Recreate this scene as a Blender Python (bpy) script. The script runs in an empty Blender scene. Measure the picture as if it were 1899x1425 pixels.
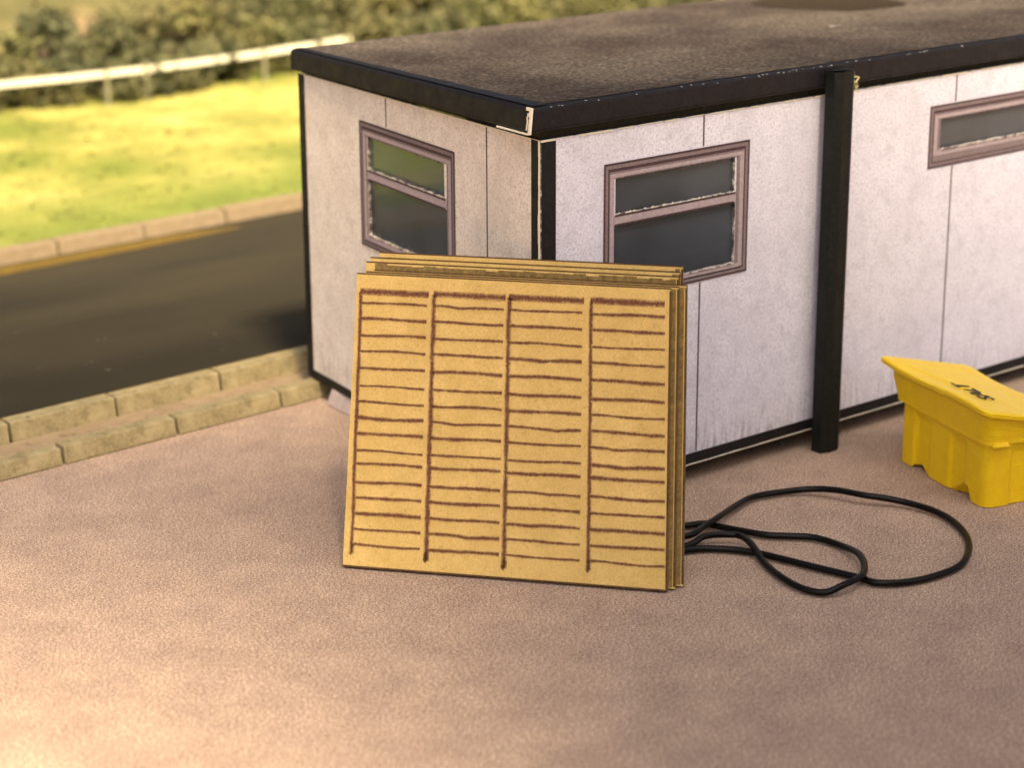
import bpy, bmesh, math, random
from mathutils import Vector, Matrix
import numpy as np
R = math.radians
random.seed(7)
scene = bpy.context.scene
C = scene.collection

# ------------------------------------------------------------------ camera
cam_d = bpy.data.cameras.new('camera')
cam = bpy.data.objects.new('camera', cam_d); C.objects.link(cam)
rgt = Vector((0.7756873, -0.6311018, -0.0044284))
upv = Vector((0.1929075, 0.2304100, 0.9537809))
fwd = Vector((0.6009125, 0.7406900, -0.3004704))
CAM = Vector((-9.036372, -10.830770, 5.506309))
m = Matrix((rgt, upv, -fwd)).transposed().to_4x4(); m.translation = CAM
cam.matrix_world = m
cam_d.sensor_width = 36; cam_d.lens = 75.852
cam_d.clip_start = 0.1; cam_d.clip_end = 400
cam_d.dof.use_dof = True
cam_d.dof.focus_distance = 14.6
cam_d.dof.aperture_fstop = 0.60
scene.camera = cam

# ------------------------------------------------------------------ light
SUN_AZ = 250.0      # compass-like angle of the direction towards the sun, measured from +X counter clockwise
SUN_EL = 52.0
world = bpy.data.worlds.new("World"); scene.world = world; world.use_nodes = True
wn = world.node_tree.nodes; wl = world.node_tree.links
sky = wn.new('ShaderNodeTexSky'); sky.sky_type = 'NISHITA'; sky.sun_disc = False
sky.sun_elevation = R(SUN_EL); sky.sun_rotation = R(90 - SUN_AZ)
sky.air_density = 0.25; sky.dust_density = 7.0; sky.ozone_density = 0.0
wn['Background'].inputs['Strength'].default_value = 0.072
wl.new(sky.outputs['Color'], wn['Background'].inputs['Color'])
sun_d = bpy.data.lights.new('sun', 'SUN'); sun = bpy.data.objects.new('sun', sun_d); C.objects.link(sun)
sun_d.energy = 5.0; sun_d.angle = R(11); sun_d.color = (1.0, 0.80, 0.55)
sd = Vector((math.cos(R(SUN_AZ)) * math.cos(R(SUN_EL)), math.sin(R(SUN_AZ)) * math.cos(R(SUN_EL)), math.sin(R(SUN_EL))))
sun.rotation_euler = (-sd).to_track_quat('-Z', 'Y').to_euler()
sun.location = sd * 30
vs = scene.view_settings
vs.view_transform = 'Standard'; vs.look = 'None'; vs.gamma = 1; vs.use_curve_mapping = False
vs.exposure = 1.68

# ------------------------------------------------------------------ material helpers
class NT:
    def __init__(s, name):
        s.m = bpy.data.materials.new(name); s.m.use_nodes = True
        s.t = s.m.node_tree; s.b = s.t.nodes['Principled BSDF']; s.out = s.t.nodes['Material Output']
        s._co = None
    def n(s, typ, **kw):
        x = s.t.nodes.new(typ)
        for k, v in kw.items(): setattr(x, k, v)
        return x
    def l(s, a, b): s.t.links.new(a, b)
    def co(s):
        if s._co is None: s._co = s.n('ShaderNodeTexCoord')
        return s._co.outputs['Object']
    def mapping(s, scale, src=None, loc=(0, 0, 0)):
        mp = s.n('ShaderNodeMapping'); mp.inputs['Scale'].default_value = scale; mp.inputs['Location'].default_value = loc
        s.l(src or s.co(), mp.inputs['Vector']); return mp.outputs[0]
    def noise(s, scale, detail=4, rough=.6, vec=None, dist=0):
        x = s.n('ShaderNodeTexNoise'); x.inputs['Scale'].default_value = scale; x.inputs['Detail'].default_value = detail
        x.inputs['Roughness'].default_value = rough; x.inputs['Distortion'].default_value = dist
        s.l(vec or s.co(), x.inputs['Vector']); return x.outputs['Fac']
    def ramp(s, fac, stops, interp='LINEAR'):
        r = s.n('ShaderNodeValToRGB'); r.color_ramp.interpolation = interp
        e = r.color_ramp.elements
        while len(e) < len(stops): e.new(0.5)
        for i, (p, c) in enumerate(stops):
            e[i].position = p
            e[i].color = (c, c, c, 1) if not hasattr(c, '__len__') else (*c, 1)
        s.l(fac, r.inputs[0]); return r.outputs[0]
    def mix(s, fac, a, b, mode='MIX'):
        x = s.n('ShaderNodeMix', data_type='RGBA', blend_type=mode)
        if isinstance(fac, (int, float)): x.inputs[0].default_value = fac
        else: s.l(fac, x.inputs[0])
        for v, i in ((a, 6), (b, 7)):
            if hasattr(v, '__len__'): x.inputs[i].default_value = (*v, 1)
            else: s.l(v, x.inputs[i])
        return x.outputs[2]
    def math(s, op, a, b=0.0):
        x = s.n('ShaderNodeMath', operation=op)
        for v, i in ((a, 0), (b, 1)):
            if isinstance(v, (int, float)): x.inputs[i].default_value = v
            else: s.l(v, x.inputs[i])
        return x.outputs[0]
    def sep(s, src=None):
        x = s.n('ShaderNodeSeparateXYZ'); s.l(src or s.co(), x.inputs[0]); return x.outputs
    def bump(s, h, strength=.3, dist=.01):
        x = s.n('ShaderNodeBump'); x.inputs['Strength'].default_value = strength; x.inputs['Distance'].default_value = dist
        s.l(h, x.inputs['Height']); s.l(x.outputs[0], s.b.inputs['Normal'])
    def fin(s, col, rough=.8, spec=.3):
        if hasattr(col, '__len__'): s.b.inputs['Base Color'].default_value = (*col, 1)
        else: s.l(col, s.b.inputs['Base Color'])
        if isinstance(rough, (int, float)): s.b.inputs['Roughness'].default_value = rough
        else: s.l(rough, s.b.inputs['Roughness'])
        s.b.inputs['Specular IOR Level'].default_value = spec
        return s.m

def m_plain(name, col, rough=.8, var=.25, scale=25, spec=.3, bump=0):
    t = NT(name)
    f = t.noise(scale, 5, .65)
    c = t.ramp(f, [(.3, tuple(x * (1 - var) for x in col)), (.7, tuple(min(1, x * (1 + var)) for x in col))])
    if bump: t.bump(t.noise(scale * 3, 3), .5, bump)
    return t.fin(c, rough, spec)

def m_ground():
    t = NT('printed_tarmac')
    a = t.noise(66, 4, .82); k = t.noise(170, 3, .75); b = t.noise(1.1, 4, .55); h = t.noise(22, 3, .6, t.mapping((1, 1, 1), loc=(7, 3, 2)))
    grain = t.ramp(a, [(.38, (.130, .088, .066)), (.5, (.40, .302, .230)), (.62, (.76, .62, .49))])
    fine = t.ramp(k, [(.36, (.55, .50, .48)), (.5, (1., 1., 1.)), (.64, (1.4, 1.38, 1.32))])
    c = t.mix(1.0, grain, fine, 'MULTIPLY')
    c = t.mix(t.ramp(h, [(.48, 0.), (.66, .45)]), c, (.34, .225, .195))          # pinkish flecks of the print
    tint = t.ramp(t.noise(2.6, 5, .65), [(.35, (.84, .82, .82)), (.65, (1.05, 1.03, 1.0))])
    c = t.mix(1.0, c, tint, 'MULTIPLY')
    return t.fin(c, .9, .15)
def m_road():
    t = NT('printed_asphalt')
    a = t.noise(40, 5, .75); b = t.noise(.8, 3, .5, t.mapping((.35, 1.4, 1)))
    c = t.ramp(a, [(.3, (.016, .0145, .0095)), (.7, (.033, .0295, .019))])
    c = t.mix(1.0, c, t.ramp(b, [(.3, (.82, .82, .82)), (.7, (1.35, 1.28, 1.2))]), 'MULTIPLY')
    return t.fin(c, .85, .12)
def m_stone(name, lo, hi):
    t = NT(name)
    a = t.noise(7, 6, .7); b = t.noise(60, 3, .7); w = t.noise(9, 4, .7, t.mapping((1, 1, 5)))
    c = t.ramp(a, [(.28, lo), (.68, hi)])
    c = t.mix(t.ramp(b, [(.45, 0.), (.7, .35)]), c, tuple(x * 1.35 for x in hi))
    c = t.mix(t.ramp(w, [(.60, 0.), (.72, .7)]), c, tuple(x * .28 for x in lo))
    t.bump(b, .3, .006)
    return t.fin(c, .9, .15)
def m_wall(name, base, dark):
    t = NT(name)
    s = t.noise(46, 5, .8); bl = t.noise(2.2, 4, .6); fl = t.noise(120, 2, .5)
    md = t.noise(7, 5, .72)
    c = t.ramp(s, [(.35, tuple(x * .60 for x in base)), (.48, base), (.66, tuple(min(.93, x * 1.22) for x in base))])
    c = t.mix(t.ramp(md, [(.50, 0.), (.68, .55)]), c, tuple(x * .66 for x in base))
    c = t.mix(t.ramp(bl, [(.42, 0.), (.72, .45)]), c, dark)
    c = t.mix(t.ramp(fl, [(.66, 0.), (.74, .55)]), c, (.16, .13, .14))
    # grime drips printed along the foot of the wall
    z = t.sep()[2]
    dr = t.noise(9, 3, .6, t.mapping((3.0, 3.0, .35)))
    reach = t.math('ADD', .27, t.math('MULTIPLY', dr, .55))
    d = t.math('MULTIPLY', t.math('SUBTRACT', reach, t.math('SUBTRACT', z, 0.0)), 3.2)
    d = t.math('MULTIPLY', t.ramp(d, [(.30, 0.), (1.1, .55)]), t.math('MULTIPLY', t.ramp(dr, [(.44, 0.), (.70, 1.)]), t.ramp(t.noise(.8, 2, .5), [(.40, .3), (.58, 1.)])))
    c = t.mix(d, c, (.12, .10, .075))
    t.bump(s, .10, .004)
    return t.fin(c, .85, .2)
def m_roof():
    t = NT('roofing_felt')
    a = t.noise(30, 6, .82); b = t.noise(.9, 4, .55); k = t.noise(80, 3, .7)
    c = t.ramp(a, [(.36, (.026, .023, .021)), (.50, (.062, .055, .050)), (.65, (.18, .16, .14))])
    c = t.mix(1.0, c, t.ramp(b, [(.36, (.60, .54, .54)), (.64, (1.18, 1.14, 1.05))]), 'MULTIPLY')
    c = t.mix(t.ramp(k, [(.62, 0.), (.75, .35)]), c, (.24, .20, .14))
    t.bump(a, .2, .006)
    return t.fin(c, .95, .05)
def m_black(name='black_card', col=(.008, .0075, .0085), rough=.55, chips=False):
    t = NT(name)
    a = t.noise(35, 5, .7); b = t.noise(6, 3, .6)
    c = t.ramp(a, [(.35, tuple(x * .7 for x in col)), (.75, tuple(x * 2.1 for x in col))])
    c = t.mix(t.ramp(b, [(.62, 0.), (.8, .35)]), c, (.06, .055, .06))
    if chips:
        k = t.noise(14, 6, .8)
        c = t.mix(t.ramp(k, [(.70, 0.), (.74, .8)]), c, (.30, .31, .36))
    t.bump(a, .2, .004)
    return t.fin(c, t.ramp(b, [(.3, rough * .8), (.7, rough * 1.25)]), .25)
def m_wood():
    t = NT('pale_plywood')
    g = t.noise(5, 6, .7); s = t.noise(38, 4, .7); b = t.noise(1.6, 3, .5)
    c = t.ramp(g, [(.3, (.58, .40, .125)), (.7, (.76, .545, .20))])
    c = t.mix(t.ramp(b, [(.4, 0.), (.7, .5)]), c, (.63, .43, .135))
    c = t.mix(t.ramp(s, [(.54, 0.), (.72, .5)]), c, (.40, .24, .06))
    c = t.mix(1.0, c, t.ramp(t.noise(90, 3, .7), [(.35, .86), (.65, 1.10)]), 'MULTIPLY')
    return t.fin(c, .9, .1)
def m_etch():
    # engraved lines: UV v runs across the line, edges charred unevenly into the plywood
    t = NT('laser_burn')
    g = t.noise(5, 6, .7)
    wood = t.ramp(g, [(.3, (.58, .40, .125)), (.7, (.76, .545, .20))])
    uv = t.n('ShaderNodeTexCoord').outputs['UV']
    v = t.sep(uv)[1]
    e = t.math('ABSOLUTE', t.math('SUBTRACT', v, .5))
    n1 = t.noise(70, 4, .8); n2 = t.noise(9, 3, .6)
    e = t.math('ADD', e, t.math('MULTIPLY', t.math('SUBTRACT', n1, .5), .62))
    e = t.math('ADD', e, t.math('MULTIPLY', t.math('SUBTRACT', n2, .5), .40))
    f = t.ramp(e, [(.12, 1.), (.46, 0.)])
    burn = t.ramp(n1, [(.3, (.085, .030, .017)), (.7, (.235, .10, .055))])
    return t.fin(t.mix(f, wood, burn), .85, .15)
def m_yellow():
    t = NT('yellow_printed_plastic')
    z = t.sep()[2]
    w = t.n('ShaderNodeTexWave', bands_direction='Z'); w.inputs['Scale'].default_value = 16; w.inputs['Distortion'].default_value = 1.2
    w.inputs['Detail'].default_value = 2; w.inputs['Detail Scale'].default_value = 1.5
    t.l(t.co(), w.inputs['Vector'])
    a = t.noise(9, 4, .6)
    c = t.ramp(a, [(.3, (.94, .61, .002)), (.7, (.98, .69, .003))])
    hgt = t.math('ADD', t.math('MULTIPLY', w.outputs['Fac'], .5), t.noise(30, 3))
    t.bump(hgt, .35, .010)
    return t.fin(c, .42, .45)
def m_glass():
    t = NT('acetate_glazing')
    tr = t.n('ShaderNodeBsdfTransparent'); tr.inputs[0].default_value = (.38, .40, .36, 1)
    gl = t.n('ShaderNodeBsdfGlossy'); gl.inputs['Roughness'].default_value = .06; gl.inputs[0].default_value = (.72, .84, 1, 1)
    lw = t.n('ShaderNodeLayerWeight'); lw.inputs['Blend'].default_value = .5
    fac = t.math('ADD', .055, t.math('MULTIPLY', t.math('POWER', lw.outputs['Facing'], 3.0), .45))
    mx = t.n('ShaderNodeMixShader'); t.l(fac, mx.inputs[0]); t.l(tr.outputs[0], mx.inputs[1]); t.l(gl.outputs[0], mx.inputs[2])
    df = t.n('ShaderNodeBsdfDiffuse'); df.inputs[0].default_value = (.23, .27, .34, 1)  # diffuse veil painting a bluish glare over the panes
    m2 = t.n('ShaderNodeMixShader'); t.l(t.ramp(t.noise(1.5, 3), [(.35, .14), (.65, .26)]), m2.inputs[0]); t.l(mx.outputs[0], m2.inputs[1]); t.l(df.outputs[0], m2.inputs[2])
    t.l(m2.outputs[0], t.out.inputs['Surface'])
    return t.m
def m_grass():
    t = NT('meadow_grass')
    a = t.noise(.5, 5, .58); b = t.noise(2.2, 4, .6); f = t.noise(30, 3, .7)
    c = t.ramp(a, [(.34, (.115, .135, .026)), (.46, (.18, .18, .042)), (.58, (.28, .26, .070)), (.70, (.35, .31, .105))])
    p = t.sep()
    near = t.math('SUBTRACT', p[1], t.math('MULTIPLY', p[0], .26))        # greener towards the kerb and the cabin end
    near = t.math('ADD', near, t.math('MULTIPLY', t.noise(.9, 3, .6), 4.0))
    c = t.mix(t.ramp(t.math('DIVIDE', near, 16.0), [(.66, .9), (.86, 0.)]), c, (.10, .13, .027))
    c = t.mix(t.ramp(b, [(.46, 0.), (.70, .45)]), c, (.070, .085, .021))
    return t.fin(c, .9, .1)
def m_leaf(name, cols):
    t = NT(name)
    oi = t.n('ShaderNodeObjectInfo')
    a = t.noise(3.5, 3, .6)
    c = t.ramp(a, [(.32, cols[0]), (.5, cols[1]), (.68, cols[2])])
    c = t.mix(1.0, c, t.ramp(oi.outputs['Random'], [(0, (.72, .78, .8)), (1, (1.25, 1.15, 1.0))]), 'MULTIPLY')
    return t.fin(c, .8, .15)

def m_soil():
    t = NT('scrubland')
    a = t.noise(.55, 4, .6); b = t.noise(4, 4, .7)
    c = t.ramp(a, [(.36, (.05, .05, .019)), (.50, (.10, .09, .038)), (.62, (.19, .135, .075))])
    c = t.mix(t.ramp(b, [(.45, 0.), (.65, .7)]), c, (.09, .085, .035))
    return t.fin(c, .95, .1)
def m_reveal():
    t = NT('cut_card_reveal')
    a = t.noise(16, 5, .75)
    return t.fin(t.ramp(a, [(.42, (.045, .036, .032)), (.52, (.24, .20, .17)), (.60, (.78, .74, .62))]), .85, .2)
M = dict(
    ground=m_ground(), road=m_road(),
    kerb=m_stone('kerb_concrete', (.15, .122, .058), (.37, .31, .168)),
    path=m_stone('sandy_path', (.23, .165, .095), (.33, .25, .155)),
    farkerb=m_stone('far_kerb_concrete', (.13, .098, .060), (.18, .14, .086)),
    line=m_plain('yellow_road_paint', (.085, .055, .006), .7, .35, 12),
    wall_end=m_wall('printed_render_end', (.88, .80, .70), (.64, .57, .49)),  # warm light on the end wall is put into this colour
    wall_side=m_wall('printed_render_side', (.735, .735, .85), (.55, .54, .62)),  # cool light on the long wall is put into this colour
    rawcard=m_plain('raw_card_edge', (.80, .76, .62), .8, .12, 40), reveal=m_reveal(),
    inner=m_plain('inside_card', (.13, .13, .135), .9, .15, 6),
    seam=m_plain('panel_seam', (.12, .085, .09), .85, .3, 40),
    roof=m_roof(), black=m_black(), blackchip=m_black('black_card_worn', (.007, .0066, .008), .55, True),
    under=m_plain('dark_olive_card', (.030, .030, .018), .85, .4, 30),
    mauve=m_plain('frame_mauve', (.225, .178, .185), .8, .22, 45),
    lightmauve=m_plain('frame_light_mauve', (.41, .345, .36), .8, .18, 45),
    darkline=m_plain('frame_ink_line', (.075, .045, .048), .8, .35, 50),
    glass=m_glass(), wood=m_wood(), etch=m_etch(),
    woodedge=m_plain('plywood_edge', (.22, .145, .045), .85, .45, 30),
    burnt=m_plain('burnt_ply_edge', (.10, .05, .02), .9, .5, 18),
    yellow=m_yellow(), ink=m_plain('black_lettering', (.02, .018, .016), .6, .2),
    cable=m_plain('black_cable', (.003, .0028, .0025), 0.36, .3, 12, .2),
    grass=m_grass(), moss=m_plain('dry_moss', (.50, .43, .22), .95, .35, 60),
    whitewood=m_plain('white_fence_paint', (.66, .63, .46), .7, .08, 6),
    soil=m_soil(),
    leaf1=m_leaf('scrub_leaves', [(.046, .048, .024), (.085, .088, .040), (.15, .145, .068)]),
    leaf2=m_leaf('pale_scrub_leaves', [(.045, .05, .018), (.11, .11, .042), (.20, .185, .08)]),
    bark=m_plain('bark', (.075, .055, .035), .9, .3, 8),
    whiteblock=m_plain('white_block', (.55, .48, .44), .8, .2, 25),
    blockwall=m_plain('dark_grey_render', (.17, .17, .18), .9, .12, 1.5),
    chip=m_plain('worn_grey_card', (.22, .22, .23), .8, .4, 40),
    stain=m_plain('dark_felt_stain', (.030, .023, .017), .95, .3, 30, .02),
    greypost=m_plain('weathered_post', (.24, .235, .14), .9, .2, 6),
    fleck=m_plain('pale_crumb', (.19, .175, .145), .9, .2, 8),
)

# ------------------------------------------------------------------ mesh helpers
class MB:
    def __init__(s): s.v = []; s.f = []; s.mi = []; s.uv = {}
    def quad(s, a, b, c, d, mi=0, uv=None):
        i = len(s.v); s.v += [tuple(a), tuple(b), tuple(c), tuple(d)]; s.f.append((i, i+1, i+2, i+3)); s.mi.append(mi)
        if uv: s.uv[len(s.f)-1] = uv
    def poly(s, pts, mi=0):
        i = len(s.v); s.v += [tuple(p) for p in pts]; s.f.append(tuple(range(i, i+len(pts)))); s.mi.append(mi)
    def hexa(s, b, t, mi=0, mtop=None):
        """b, t: four bottom / top corners, counter clockwise seen from above"""
        i = len(s.v); s.v += [tuple(p) for p in b] + [tuple(p) for p in t]
        for f in ((3, 2, 1, 0), (4, 5, 6, 7), (0, 1, 5, 4), (1, 2, 6, 5), (2, 3, 7, 6), (3, 0, 4, 7)):
            s.f.append(tuple(i + k for k in f)); s.mi.append(mtop if (mtop is not None and f == (4, 5, 6, 7)) else mi)
    def box(s, x0, x1, y0, y1, z0, z1, mi=0):
        s.hexa([(x0, y0, z0), (x1, y0, z0), (x1, y1, z0), (x0, y1, z0)], [(x0, y0, z1), (x1, y0, z1), (x1, y1, z1), (x0, y1, z1)], mi)
    def tube(s, pts, r, n=8, mi=0, cap=True):
        pts = [Vector(p) for p in pts]; rings = []
        rr = r if hasattr(r, '__len__') else [r] * len(pts)
        ref = Vector((0, 0, 1))
        for k, p in enumerate(pts):
            t = (pts[min(k+1, len(pts)-1)] - pts[max(k-1, 0)]).normalized()
            a = t.cross(ref)
            if a.length < 1e-3: a = t.cross(Vector((1, 0, 0)))
            a.normalize(); b = a.cross(t)
            i = len(s.v)
            for j in range(n):
                q = 2 * math.pi * j / n
                s.v.append(tuple(p + a * math.cos(q) * rr[k] + b * math.sin(q) * rr[k]))
            rings.append(i)
        for k in range(len(rings)-1):
            for j in range(n):
                s.f.append((rings[k]+j, rings[k]+(j+1) % n, rings[k+1]+(j+1) % n, rings[k+1]+j)); s.mi.append(mi)
        if cap:
            s.f.append(tuple(rings[0]+j for j in reversed(range(n)))); s.mi.append(mi)
            s.f.append(tuple(rings[-1]+j for j in range(n))); s.mi.append(mi)
    def build(s, name, mats, parent=None, smooth=False, bevel=0, seg=2, origin=None):
        me = bpy.data.meshes.new(name)
        off = Vector(origin) if origin is not None else Vector((0, 0, 0))
        me.from_pydata([tuple(Vector(p) - off) for p in s.v], [], s.f)
        for mt in (mats if isinstance(mats, (list, tuple)) else [mats]): me.materials.append(mt)
        me.polygons.foreach_set('material_index', s.mi)
        if s.uv:
            ul = me.uv_layers.new(name='UVMap')
            for fi, uv in s.uv.items():
                for li, c in zip(me.polygons[fi].loop_indices, uv): ul.data[li].uv = c
        bm = bmesh.new(); bm.from_mesh(me)
        if bevel:
            bmesh.ops.remove_doubles(bm, verts=bm.verts, dist=1e-5)
            ed = [e for e in bm.edges if len(e.link_faces) == 2 and e.calc_face_angle(0) > .5]
            bmesh.ops.bevel(bm, geom=ed, offset=bevel, segments=seg, affect='EDGES', profile=.5, clamp_overlap=True)
        bmesh.ops.recalc_face_normals(bm, faces=bm.faces)
        bm.to_mesh(me); bm.free()
        if smooth:
            for p in me.polygons: p.use_smooth = True
        o = bpy.data.objects.new(name, me); C.objects.link(o)
        o.location = off
        if parent is not None:
            o.parent = parent
            o.location = off - Vector(world_loc(parent))
        return o
def world_loc(o):
    v = Vector(o.location)
    while o.parent is not None: o = o.parent; v = v + Vector(o.location)
    return v
def tag(o, label=None, cat=None, group=None, kind=None):
    if label: o['label'] = label
    if cat: o['category'] = cat
    if group: o['group'] = group
    if kind: o['kind'] = kind
    return o
def thing(name, loc, label, cat, group=None):
    o = bpy.data.objects.new(name, None); o.location = loc; C.objects.link(o); o.empty_display_size = .2
    return tag(o, label, cat, group)

# ------------------------------------------------------------------ the setting
RA = 0.0516                       # the road runs a few degrees off the cabin's long side
def rd(x, y, z=0.0):              # road frame -> world; y measured at x = 0
    return (x, y + RA * x, z)
b = MB(); b.quad((-60, -60, 0), (60, -60, 0), (60, 80, 0), (-60, 80, 0))
tag(b.build('ground', M['ground']), kind='structure')
b = MB(); b.hexa([rd(-40, 3.60, .001), rd(40, 3.60, .001), rd(40, 4.04, .001), rd(-40, 4.04, .001)],
                 [rd(-40, 3.60, .05), rd(40, 3.60, .05), rd(40, 4.04, .05), rd(-40, 4.04, .05)])
tag(b.build('path', M['path']), kind='structure')
ROADZ = .10
b = MB(); b.hexa([rd(-40, 4.235, .002), rd(40, 4.235, .002), rd(40, 8.9, .002), rd(-40, 8.9, .002)],
                 [rd(-40, 4.235, ROADZ), rd(40, 4.235, ROADZ), rd(40, 8.9, ROADZ), rd(-40, 8.9, ROADZ)])
tag(b.build('road', M['road']), kind='structure')
# yellow edge lines painted on the road
b = MB()
zz = ROADZ + .004
b.quad(rd(-40, 4.26, zz), rd(30, 4.26, zz), rd(30, 4.50, zz), rd(-40, 4.50, zz))
tag(b.build('near_road_line', M['line']), kind='structure')
b = MB()
b.poly([rd(-40, 8.54, zz), rd(1.2, 8.54, zz), rd(2.3, 8.56, zz), rd(3.1, 8.62, zz), rd(3.1, 8.67, zz), rd(2.4, 8.83, zz), rd(-40, 8.83, zz)])
tag(b.build('far_road_line', M['line']), kind='structure')

# kerb stones, every stone on its own
def kerb_row(xs, y0, y1, z0, z1, mat, label, group, batter=.03):
    first = None
    for i in range(len(xs) - 1):
        x0, x1 = xs[i] + .012, xs[i+1] - .012
        j = lambda a: random.uniform(-a, a)
        mb = MB()
        dy = j(.006); dz = j(.006)
        mb.hexa([rd(x0, y0 + dy, z0), rd(x1, y0 + dy, z0), rd(x1, y1, z0), rd(x0, y1, z0)],
                [rd(x0, y0 + batter + dy, z1 + dz), rd(x1, y0 + batter + dy, z1 + dz + j(.004)), rd(x1, y1, z1 + dz), rd(x0, y1, z1 + dz)])
        o = mb.build('kerb_stone', mat, None, bevel=.012, seg=2, origin=rd((x0 + x1) / 2, y0, z0))
        tag(o, label, 'kerb stone', group)
kerb_row([-6.05, -5.02, -4.0, -2.96, -1.93, -.905, .108, 1.15, 2.2, 3.25, 4.3, 5.35, 6.4], 3.425, 3.60, 0.002, .14, M['kerb'],
         'pale concrete kerb stone in the front row along the brown tarmac', 'kerb stones of the front row')
kerb_row([-5.2, -4.1, -3.05, -2.06, -1.10, -.09, .93, 1.95, 3.0, 4.0, 5.05, 6.1, 7.1], 4.04, 4.235, .002, .20, M['kerb'],
         'pale concrete kerb stone in the raised row beside the road', 'kerb stones of the row beside the road')
kerb_row([-3.2, -2.15, -1.1, -.05, 1.0, 2.05, 3.1, 4.15, 5.2, 6.25, 7.3, 8.35, 9.4, 10.45, 11.5], 8.90, 9.12, .002, .24, M['farkerb'],
         'blurred tan kerb stone between the far road edge and the yellow meadow', 'kerb stones along the meadow', .04)

# meadow and scrubland behind the road: one terrain sheet
def hgt(x, y):
    yy = y - RA * x
    h = .20
    h += .10 * math.sin(x * .7 + y * .4) * min(1, max(0, (yy - 9.5) / 3)) * .6
    if yy > 16.2: h += (yy - 16.2) * .17
    return h
b = MB(); NX, NY = 60, 60
idx = {}
for j in range(NY + 1):
    for i in range(NX + 1):
        x = -14 + 60 * i / NX; t_ = j / NY; yy = 9.12 + 46 * t_ ** 1.6
        idx[i, j] = len(b.v); p = rd(x, yy); b.v.append((p[0], p[1], hgt(p[0], p[1])))
for j in range(NY):
    for i in range(NX):
        b.f.append((idx[i, j], idx[i+1, j], idx[i+1, j+1], idx[i, j+1]))
        yy = 9.12 + 46 * ((j + .5) / NY) ** 1.6
        b.mi.append(0 if yy < 16.6 else 1)
tag(b.build('meadow', [M['grass'], M['soil']], smooth=True), kind='structure')
# grass blades, uncountable
b = MB(); rng = random.Random(3)
for k in range(2200):
    x = rng.uniform(-4, 16); yy = 9.3 + 7.2 * rng.random(); p = rd(x, yy); z = hgt(p[0], p[1])
    for q in range(3):
        a = rng.uniform(0, 6.28); h = rng.uniform(.015, .035); w = rng.uniform(.02, .045)
        cx, cy = p[0] + rng.uniform(-.08, .08), p[1] + rng.uniform(-.08, .08)
        lx, ly = rng.uniform(-.08, .08), rng.uniform(-.08, .08)
        b.poly([(cx - w * math.cos(a), cy - w * math.sin(a), z - .01), (cx + w * math.cos(a), cy + w * math.sin(a), z - .01), (cx + lx, cy + ly, z + h)])
tag(b.build('grass', M['grass']), kind='stuff')

# bushes
def bush_mesh(seed, r, h, n, mat):
    rg = random.Random(seed); mb = MB()
    lobes = [(rg.uniform(-.5, .5) * r, rg.uniform(-.5, .5) * r, rg.uniform(.35, .75) * h, rg.uniform(.4, .65) * r) for _ in range(6)]
    for k in range(n):
        cx, cy, cz, cr = rg.choice(lobes)
        d = Vector((rg.gauss(0, 1), rg.gauss(0, 1), rg.gauss(0, 1))).normalized() * cr * rg.uniform(.45, 1.05)
        p = Vector((cx, cy, cz)) + Vector((d.x, d.y, d.z * h / r * .55))
        if p.z < .02: p.z = .02 + rg.random() * .1
        s = rg.uniform(.045, .10) * r * 1.4
        n1 = Vector((rg.gauss(0, 1), rg.gauss(0, 1), rg.gauss(0, 1))).normalized(); n2 = n1.orthogonal().normalized()
        t1 = n2 * s; t2 = n1.cross(n2) * s * .6
        mb.quad(p - t1, p - t2, p + t1, p + t2)
    return mb
def stem_mesh(seed, r, h):
    rg = random.Random(seed); mb = MB()
    for k in range(5):
        e = Vector((rg.uniform(-.4, .4) * r, rg.uniform(-.4, .4) * r, h * rg.uniform(.5, .8)))
        mb.tube([(0, 0, -.05), e * .5 + Vector((0, 0, .05)), e], [.05 * r, .035 * r, .015 * r], 5)
    return mb
protos = {}
def bush(x, y, kind, s, rot):
    z = hgt(x, y)
    lab = ('dark olive bush blurred in the scrub behind the white rail', 'pale green bush blurred in the scrub behind the white rail')[kind // 3]
    root = thing('bush', (x, y, z), lab, 'bush', ('dark bushes of the blurred scrub', 'pale bushes of the blurred scrub')[kind // 3])
    root.scale = (s, s, s); root.rotation_euler = (0, 0, rot)
    if kind not in protos:
        f = bush_mesh(50 + kind, .75, .8 + .08 * kind, 620, None).build('foliage', M['leaf1'] if kind < 3 else M['leaf2'])
        t_ = stem_mesh(80 + kind, .75, .9).build('stem', M['bark'])
        protos[kind] = (f.data, t_.data)
        f.parent = root; t_.parent = root
    else:
        for nm, d in zip(('foliage', 'stem'), protos[kind]):
            o = bpy.data.objects.new(nm, d); C.objects.link(o); o.parent = root
rg = random.Random(21)
x = -1.0
while x < 19:                                    # the dense band right behind the rail
    p = rd(x, 16.32 + rg.uniform(-.06, .25)); bush(p[0], p[1], rg.choice((0, 1, 2, 0, 1, 3)), rg.uniform(.55, .85), rg.uniform(0, 6)); x += rg.uniform(.3, .5)
x = -1.0
while x < 12:                                    # low ragged growth at the foot of the fence
    p = rd(x, 16.08 + rg.uniform(-.14, .08)); bush(p[0], p[1], rg.choice((0, 1, 3, 4, 2)), rg.uniform(.22, .42), rg.uniform(0, 6)); x += rg.uniform(.30, .75)
x = 0
while x < 19:
    p = rd(x, 17.7 + rg.uniform(-.3, .4))
    bush(p[0], p[1], rg.choice((0, 1, 2, 3, 4)), rg.uniform(.6, .95), rg.uniform(0, 6)); x += rg.uniform(.5, .85)
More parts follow.
